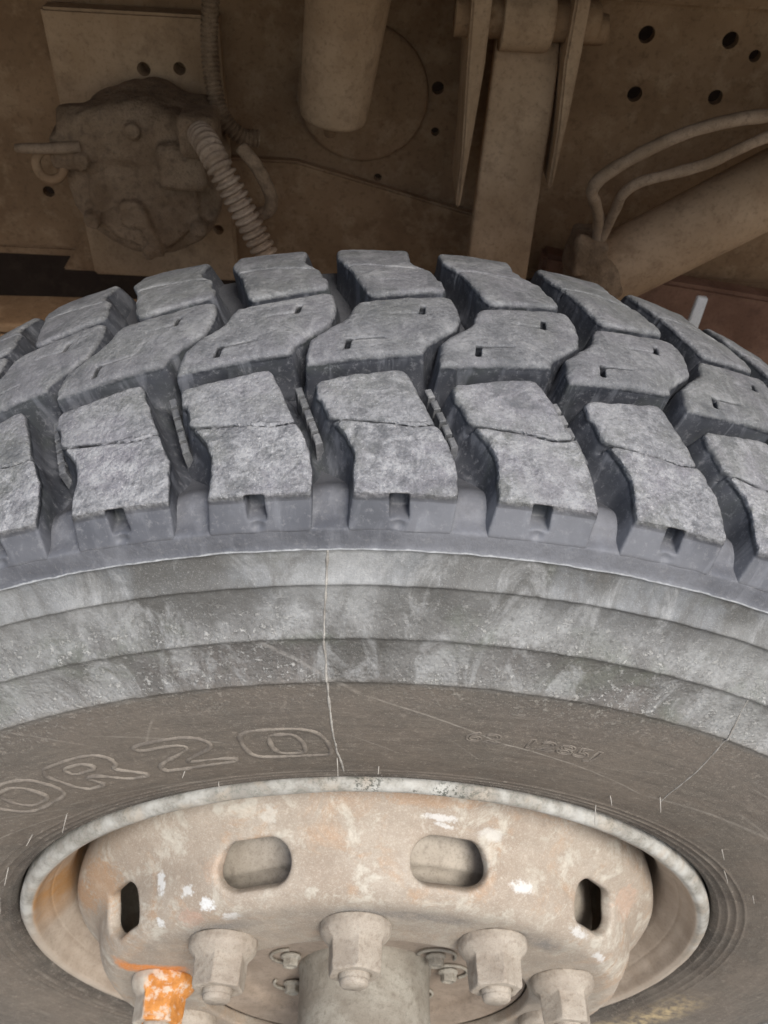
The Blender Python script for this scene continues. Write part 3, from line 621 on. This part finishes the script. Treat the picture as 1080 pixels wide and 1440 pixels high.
# ---- hub: flange, bolts with curved locking tabs, cap cylinder, brake drum behind
V, Q = lathe(dense([(0.0560, -0.1575), (0.0850, -0.1595), (0.1040, -0.1595), (0.1080, -0.1630), (0.1100, -0.1685), (0.1260, -0.1705), (0.1345, -0.1715), (0.1365, -0.1725), (0.1365, -0.1605), (0.1365, -0.1055)], .003, 1), 160)
hubf = link('hub_flange', make_mesh('hub_flange', V, Q, M_hubf), wheel)
V, Q = lathe(dense([(0.0575, -0.1055), (0.0575, -0.1605), (0.0555, -0.1655), (0.0550, -0.2055), (0.0555, -0.2675), (0.0535, -0.2735), (0.0480, -0.2765), (0.0000, -0.2765)], .003, 1), 128)
V += (vnoise(V, .015, 4)*.0004)[:, None]; hub = link('hub_cap', make_mesh('hub_cap', V, Q, M_hub), wheel)
hb = nut_mesh('hub_bolt', M_hub, .0085, .0125, .009, .003, .0006)
for k, deg in enumerate((-62.6, 52, 84, 138, 180, -120)):
    a = rad(deg); px, pz = .0715*math.sin(a), .0715*math.cos(a)
    link('hub_bolt', hb, wheel, (px, -.1600, pz), (0, k*.7, 0))
    t = np.linspace(a-2.2, a+1.0, 22); path = np.stack([px+.0165*np.sin(t), np.full(22, -.1610), pz+.0165*np.cos(t)], -1)
    link('locking_tab', make_mesh('locking_tab', *sweep(path, .0014, 6), M_hub), wheel)
V, Q = lathe(dense([(0.1380, -0.1545), (0.1480, -0.1580), (0.1700, -0.1595), (0.1790, -0.1575), (0.1805, -0.1545), (0.1805, -0.1470), (0.1895, -0.1455), (0.1905, -0.1435), (0.1965, -0.1345), (0.1990, -0.1245), (0.2020, -0.0645), (0.2030, -0.0595), (0.2030, 0.0600), (0.2100, 0.0650), (0.2100, 0.0900), (0.0600, 0.0900)], .003, 1), 160)
link('brake_drum', make_mesh('brake_drum', V, Q, M_drum), wheel)

# ------------------------------------------------------------------ what stands behind the wheel
M_fr = mat_dust('brown dusty chassis paint', (0.2093, 0.1219, 0.0619), (0.3185, 0.1966, 0.1056), (0.4186, 0.2821, 0.1638), 9, .002)
M_fr2 = mat_dust('pale dusty bracket', (0.338, 0.2146, 0.1183), (0.4732, 0.3211, 0.1943), (0.2366, 0.1487, 0.0845), 12, .002)
M_dk = mat_dust('grimy dark underside', (0.03, 0.018, 0.013), (0.045, 0.028, 0.02), (0.06, 0.04, 0.028), 8, .002)
M_lump = mat_dust('mud caked casting', (0.198, 0.1254, 0.071), (0.3135, 0.2145, 0.132), (0.099, 0.0627, 0.038), 26, .006)
M_hose = mat_dust('dusty hose', (0.2622, 0.1766, 0.1076), (0.3726, 0.2622, 0.1724), (0.1656, 0.1104, 0.069), 40, .001)
M_cond = mat_dust('pale dusty corrugated sleeve', (0.2875, 0.2012, 0.1323), (0.414, 0.3047, 0.2127), (0.161, 0.1092, 0.069), 60, .001)
M_red = mat_dust('reddish dusty panel', (0.17, 0.088, 0.055), (0.26, 0.145, 0.095), (0.12, 0.062, 0.04), 14, .002)
M_white = mat_dust('bright gap white', (.86, .85, .82), (.90, .89, .87), (.8, .78, .75), 30, .0005)
M_hole = mat_dust('empty bolt hole', (.012, .009, .007), (.02, .015, .012), (.01, .01, .01), 30, .0002)
def rect(x0, z0, x1, z1): return [(x0, z0), (x1, z0), (x1, z1), (x0, z1)]
def bored_plate(name, x0, z0, x1, z1, y0, y1, holes, mat, parent, step=.004):
    """plate with real round holes: a fine grid of quads with the holes' rims fitted as rings"""
    import bmesh
    me0 = bpy.data.meshes.new('t'); bm = bmesh.new()
    bmesh.ops.create_cube(bm, size=1); bmesh.ops.scale(bm, vec=(x1-x0, y1-y0, z1-z0), verts=bm.verts); bmesh.ops.translate(bm, vec=((x0+x1)/2, (y0+y1)/2, (z0+z1)/2), verts=bm.verts)
    bmesh.ops.bevel(bm, geom=list(bm.edges), offset=.0025, segments=2, affect='EDGES'); bm.to_mesh(me0); bm.free()
    ob = bpy.data.objects.new('t', me0); COL.objects.link(ob)
    bm = bmesh.new()
    for hx, hz, hr in holes:
        bmesh.ops.create_cone(bm, cap_ends=True, segments=20, radius1=hr, radius2=hr, depth=(y1-y0)*3, matrix=Matrix.Translation((hx, (y0+y1)/2, hz)) @ Matrix.Rotation(math.pi/2, 4, 'X'))
    mc = bpy.data.meshes.new('c'); bm.to_mesh(mc); bm.free(); cu = bpy.data.objects.new('c', mc); COL.objects.link(cu)
    md = ob.modifiers.new('b', 'BOOLEAN'); md.operation = 'DIFFERENCE'; md.object = cu; md.solver = 'EXACT'
    me = bpy.data.meshes.new_from_object(ob.evaluated_get(bpy.context.evaluated_depsgraph_get())); me.name = name; me.materials.clear(); me.materials.append(mat)
    bpy.data.objects.remove(ob); bpy.data.objects.remove(cu)
    return link(name, me, parent)
fr = thing('chassis_frame', 'brown dusty chassis frame rail with drilled bolt holes behind the tyre', 'truck frame', (0, 0, 0))
hr = .0062
bored_plate('rail_web', -1.8, .356, 1.8, .628, .450, .459, [(.224, .599, .0075), (.302, .598, .0075), (.329, .586, .0055), (.226, .547, .0072), (.304, .548, .007), (.037, .543, .006), (.038, .502, .0042), (-.017, .453, .004), (.377, .444, .006), (.42, .60, .006), (-.36, .42, .006), (-.30, .585, .006)], M_fr, fr)
bevel_prism(rect(-1.8, .630, 1.8, .80), .425, .462, M_fr, 'upper_rail', .003, fr)
bevel_prism(rect(-1.8, .345, 1.8, .3555), .452, .53, M_fr, 'rail_flange', .002, fr)
br = thing('bracket_plate', 'pale dusty mounting plate bolted to the chassis at upper left', 'bracket')
bored_plate('plate', -.322, .338, -.165, .60, .428, .4478, [(-.237, .553, .0062), (-.204, .555, .0058), (-.182, .398, .0055), (-.300, .40, .005)], M_fr2, br)
bevel_prism([(-.36, .336), (.10, .336), (.10, .42), (-.10, .47), (-.165, .47), (-.30, .42)], .438, .4485, M_fr, 'lower_plate', .002, br)
# steering gear: lumpy casting with cover, ribs and bosses
def gear_fn(X, Y, Z):
    p = np.stack([X, Y, Z], -1)
    r = np.hypot(X+.232, Z-.478); f = smax(r-.072, abs(Y-.385)-.035, .01)
    f = smin(f, rbox(X+.225, Y-.375, Z-.520, .055, .035, .022, .01), .012)
    f = smin(f, smax(np.hypot(X+.232, Z-.468)-.050, abs(Y-.352)-.008, .003), .003); f = smin(f, smax(np.hypot(X+.243, Z-.455)-.014, abs(Y-.342)-.008, .003), .003)
    f = smin(f, smax(np.hypot(Y-.362, Z-.520)-.021, abs(X+.262)-.040, .004), .004); f = smin(f, rbox(X+.232+(Z-.44)*.3, Y-.346, Z-.436, .006, .010, .024, .003), .004)
    f = smin(f, rbox(X+.290, Y-.36, Z-.508, .020, .020, .016, .005), .006); f = smin(f, rbox(X+.19, Y-.345, Z-.505, .022, .022, .020, .007), .006)
    f = smin(f, rbox(X+.170, Y-.325, Z-.540, .016, .020, .017, .006), .006)
    for a in range(6):
        cx, cz = -.232+.057*math.cos(a*1.047+.5), .474+.057*math.sin(a*1.047+.5); f = smin(f, smax(np.hypot(X-cx, Z-cz)-.0075, abs(Y-.345)-.012, .003), .003)
    return f+vnoise(p, .022, 3)*.0016+vnoise(p, .008, 8)*.0010
V, Q, _ = sdf_obj(gear_fn, (-.33, .295, .39), (-.14, .43, .570), .0024)
sg_ = thing('steering_gear', 'mud caked round steering gear casting at the left of the chassis', 'steering gear')
link('casting', make_mesh('casting', V, Q, M_lump), sg_)
link('lever', make_mesh('lever', *sweep([(-.335, .335, .513), (-.325, .334, .5135), (-.312, .334, .514), (-.295, .336, .5145), (-.28, .34, .515)], [.0035, .0045, .0045, .005, .005], 14), M_hose), sg_)
tt = np.linspace(0, 2*math.pi, 28, endpoint=False)
link('eye_ring', make_mesh('eye_ring', *sweep(np.stack([-.312+.0125*np.cos(tt), .345+.004*np.sin(tt), .495+.012*np.sin(tt)], -1), .0042, 10, True), M_fr), sg_)
def corrugated(pts, r, pitch, amp, n=24):
    P = catmull(pts, 60); d = np.concatenate([[0], np.cumsum(np.linalg.norm(np.diff(P, axis=0), axis=1))]); m_ = int(d[-1]/pitch*10)
    s = np.linspace(0, d[-1], m_); P = np.stack([np.interp(s, d, P[:, i]) for i in range(3)], -1)
    ph = (s/pitch) % 1; return sweep(P, r+amp*np.clip(np.sin(ph*2*math.pi)*1.5+.3, -1, 1), n)
c1 = link('corrugated_hose', make_mesh('corrugated_hose', *corrugated([(-.166, .305, .545), (-.157, .285, .545), (-.146, .268, .535), (-.133, .262, .512), (-.120, .258, .486), (-.107, .252, .460), (-.098, .245, .440), (-.09, .23, .40)], .0092, .0064, .0019), M_cond))
tag(c1, 'thick pale corrugated hose running down behind the tyre from the steering gear', 'hose')
c2 = link('ribbed_cable', make_mesh('ribbed_cable', *corrugated([(-.162, .40, .70), (-.164, .40, .631), (-.169, .40, .589), (-.168, .395, .555), (-.161, .39, .528), (-.146, .39, .512), (-.13, .395, .508)], .0072, .004, .0007, 18), M_lump))
tag(c2, 'thin ribbed brown cable sleeve curving down from the top of the frame', 'hose')
cl = link('hose_clip', make_mesh('hose_clip', *sweep(catmull([(-.128, .275, .548), (-.118, .268, .540), (-.110, .266, .527), (-.1045, .266, .511), (-.108, .268, .499), (-.122, .272, .492)], 8), .0055, 12), M_lump))
tag(cl, 'dusty curved clip hugging the side of the thick corrugated hose', 'clip')
# shock absorber
def cyl_between(a, b, r, seg=40, taper=1.):
    a, b = np.array(a, float), np.array(b, float); L = np.linalg.norm(b-a); d = (b-a)/L; s = [0, .001]+list(np.linspace(.004, L-.006, 14))+[L-.003, L-.0008, L]
    rr = [r]*(len(s)-4)+[r*.99, r*.96, r*.88, r*.75]; rr = [q*(1+(taper-1)*x/L) for q, x in zip(rr, s)]
    return sweep([a+d*x for x in s], rr, seg)
sh = thing('shock_absorber', 'dusty brown cylindrical shock absorber hanging from the frame above the tyre', 'shock absorber')
link('cylinder', make_mesh('cylinder', *cyl_between((-.030, .36, .78), (-.0590, .36, .541), .042, 48, .70), M_fr2), sh)
link('pin', make_mesh('pin', *cyl_between((-.060, .37, .545), (-.062, .372, .523), .006, 20), M_fr), sh)
V, Q = lathe(dense([(0, .436), (.030, .436), (.034, .439), (.050, .440), (.060, .441), (.063, .443), (.063, .449)], .003, 1), 96)
V = V+np.array([-.035, 0, .535]); rc_ = link('round_cover', make_mesh('round_cover', V, Q, M_fr)); tag(rc_, 'round dusty brown cover on the frame behind the shock absorber', 'cover')
# spring hanger with its leaf end
hg = thing('spring_hanger', 'brown spring hanger with two side plates and pin above the tyre', 'spring hanger')
bevel_prism([(.048, .72), (.066, .72), (.0665, .60), (.0625, .53), (.0590, .478), (.0555, .478), (.0555, .53), (.052, .60)], .335, .420, M_fr2, 'side_plate', .002, hg)
bevel_prism([(.131, .72), (.142, .72), (.1435, .612), (.1430, .569), (.1400, .500), (.1365, .50), (.1355, .55), (.131, .606)], .335, .420, M_fr2, 'side_plate', .002, hg)
link('pin', make_mesh('pin', *cyl_between((.04, .36, .630), (.158, .36, .630), .016, 32), M_fr), hg)
link('sleeve', make_mesh('sleeve', *cyl_between((.078, .36, .630), (.120, .36, .630), .0245, 40), M_fr2), hg)
link('pin_head', make_mesh('pin_head', *cyl_between((.143, .36, .625), (.166, .36, .625), .0125, 6), M_fr), hg)
def bar(x0, x1, pts, t, mat, name, parent=None, taperx=0.):
    pts = np.array(pts, float); n = len(pts); V = []; Fc = []
    T = np.gradient(pts, axis=0); T /= np.hypot(*T.T)[:, None]; Nn = np.stack([-T[:, 1], T[:, 0]], -1)
    for i, (p, q) in enumerate(zip(pts, Nn)):
        w = taperx*i/(n-1)
        for xx, s, b in ((x0-w, -1, 0), (x0-w, 1, .0), (x1+w, 1, 0), (x1+w, -1, 0)): V.append((xx, p[0]+q[0]*t/2*s, p[1]+q[1]*t/2*s))
    for i in range(n-1):
        for k in range(4): Fc.append((i*4+k, i*4+(k+1) % 4, i*4+4+(k+1) % 4, i*4+4+k))
    Fc += [(3, 2, 1, 0), tuple((n-1)*4+k for k in range(4))]
    o = link(name, make_mesh(name, V, Fc, mat, False), parent); md = o.modifiers.new('bevel', 'BEVEL'); md.width = .003; md.segments = 3; return o
lf = bar(.0765, .1305, [(.375, .612), (.366, .596), (.360, .56), (.357, .50), (.353, .44), (.35, .38), (.35, .30)], .014, M_fr2, 'spring_leaf', None, .004)
tag(lf, 'broad flat brown leaf hanging down from the spring hanger pin', 'leaf spring')
# big tube and hoses at the right
tb = thing('slanting_tube', 'thick dusty brown tube slanting down behind the right of the tyre', 'tube')
link('tube', make_mesh('tube', *cyl_between((.52, .37, .615), (.200, .345, .408), .0345, 48), M_fr2), tb)
V, Q, _ = sdf_obj(lambda X, Y, Z: smin(np.sqrt((X-.200)**2+(Y-.335)**2+(Z-.412)**2)-.030, rbox(X-.183, Y-.33, Z-.445, .016, .02, .02, .006), .01)+vnoise(np.stack([X, Y, Z], -1), .014, 3)*.004, (.15, .29, .37), (.245, .38, .48), .0024)
link('end_joint', make_mesh('end_joint', V, Q, M_lump), tb)
def hose(pts, r, lab):
    P = catmull(pts, 10); o = link('air_hose', make_mesh('air_hose', *sweep(P, r*(1+.12*vnoise(P, .012, 5)), 16), M_hose)); return tag(o, lab, 'hose', 'air hoses at the right')
hose([(.42, .30, .600), (.36, .30, .598), (.297, .29, .590), (.264, .285, .586), (.232, .28, .578), (.208, .28, .566), (.185, .28, .551), (.1675, .282, .535), (.1635, .285, .522), (.171, .295, .508), (.182, .31, .485), (.188, .32, .46)], .0052, 'upper dusty hose bending down at the right above the slanting tube')
hose([(.42, .31, .595), (.36, .30, .587), (.303, .29, .575), (.277, .283, .566), (.252, .28, .553), (.225, .28, .543), (.201, .283, .533), (.191, .288, .520), (.191, .30, .50), (.19, .32, .46)], .0046, 'lower dusty hose lying between the upper hose and the slanting tube')
# leaf spring pack, red panel, white strip for a bright gap, dark body far behind
ls = thing('leaf_spring', 'dusty leaf spring pack running low behind the left of the tyre', 'leaf spring')
for i in range(3):
    bar(0, .07, [(0, 0), (1, 0)], .01, M_fr, 'leaf', ls).data
for i, ch in enumerate([c for c in ls.children]):
    me = ch.data; L = .62-.12*i
    V = [];
    xs_ = np.linspace(-L, L*.5, 14)
    for x in xs_:
        z = .382-.012*i-(x+.1)**2*.05
        for yy, zz in ((.262, 0), (.262, -.010), (.315, -.010), (.315, 0)): V.append((x, yy, z+zz))
    Fc = [(j*4+q, j*4+(q+1) % 4, j*4+4+(q+1) % 4, j*4+4+q) for j in range(13) for q in range(4)]+[(3, 2, 1, 0), (52, 53, 54, 55)]
    nm_ = make_mesh('leaf', V, [f[::-1] for f in Fc], M_fr, False); ch.data = nm_
rp = bevel_prism([(.16, .22), (.62, .18), (.62, .335), (.30, .375), (.16, .40)], .405, .43, M_red, 'side_panel', .004)
tag(rp, 'reddish dusty panel low behind the right of the tyre', 'panel')
wb = bevel_prism([(.309, .30), (.322, .30), (.3222, .388), (.3110, .389)], .352, .358, M_white, 'bright_gap_strip', .001)  # white strip imitates light showing through a thin gap
tag(wb, 'thin white strip standing in for a bright gap behind the right end of the tread', 'bar')
xm = bevel_prism(rect(-2, -.1, 2, .8), .95, 1.0, M_dk, 'engine_side', .01)
tag(xm, 'dark grimy engine side deep under the truck', 'engine')
# unseen arch and cab floor, added over the wheel to shade the frame
arch = thing('shade_arch', 'unseen dark arch added over the inner half of the tyre to shade the frame', 'wheel arch')
bevel_prism(rect(-1.0, .80, 1.0, .82), .0, 1.1, M_dk, 'shade_arch_roof', .004, arch)
bevel_prism(rect(-1.02, .0, -.99, .82), .0, 1.1, M_dk, 'shade_arch_end', .004, arch)
bevel_prism(rect(.99, .0, 1.02, .82), .0, 1.1, M_dk, 'shade_arch_end', .004, arch)
# the undercarriage sits slightly askew to the wheel's own axes (the front wheel is steered a little)
c_ = Vector((0, .36, .5))
PLACE = Matrix.Translation(c_+Vector((-.0109, 0, -.0231))) @ Matrix.Rotation(-.0051, 4, 'Z') @ Matrix.Rotation(-.0276, 4, 'Y') @ Matrix.Scale(.9833, 4) @ Matrix.Translation(-c_)
for o in list(COL.objects):
    if o.parent is None and o.type in ('MESH', 'EMPTY') and o.name not in ('truck_wheel', 'ground'): o.matrix_world = PLACE @ o.matrix_world
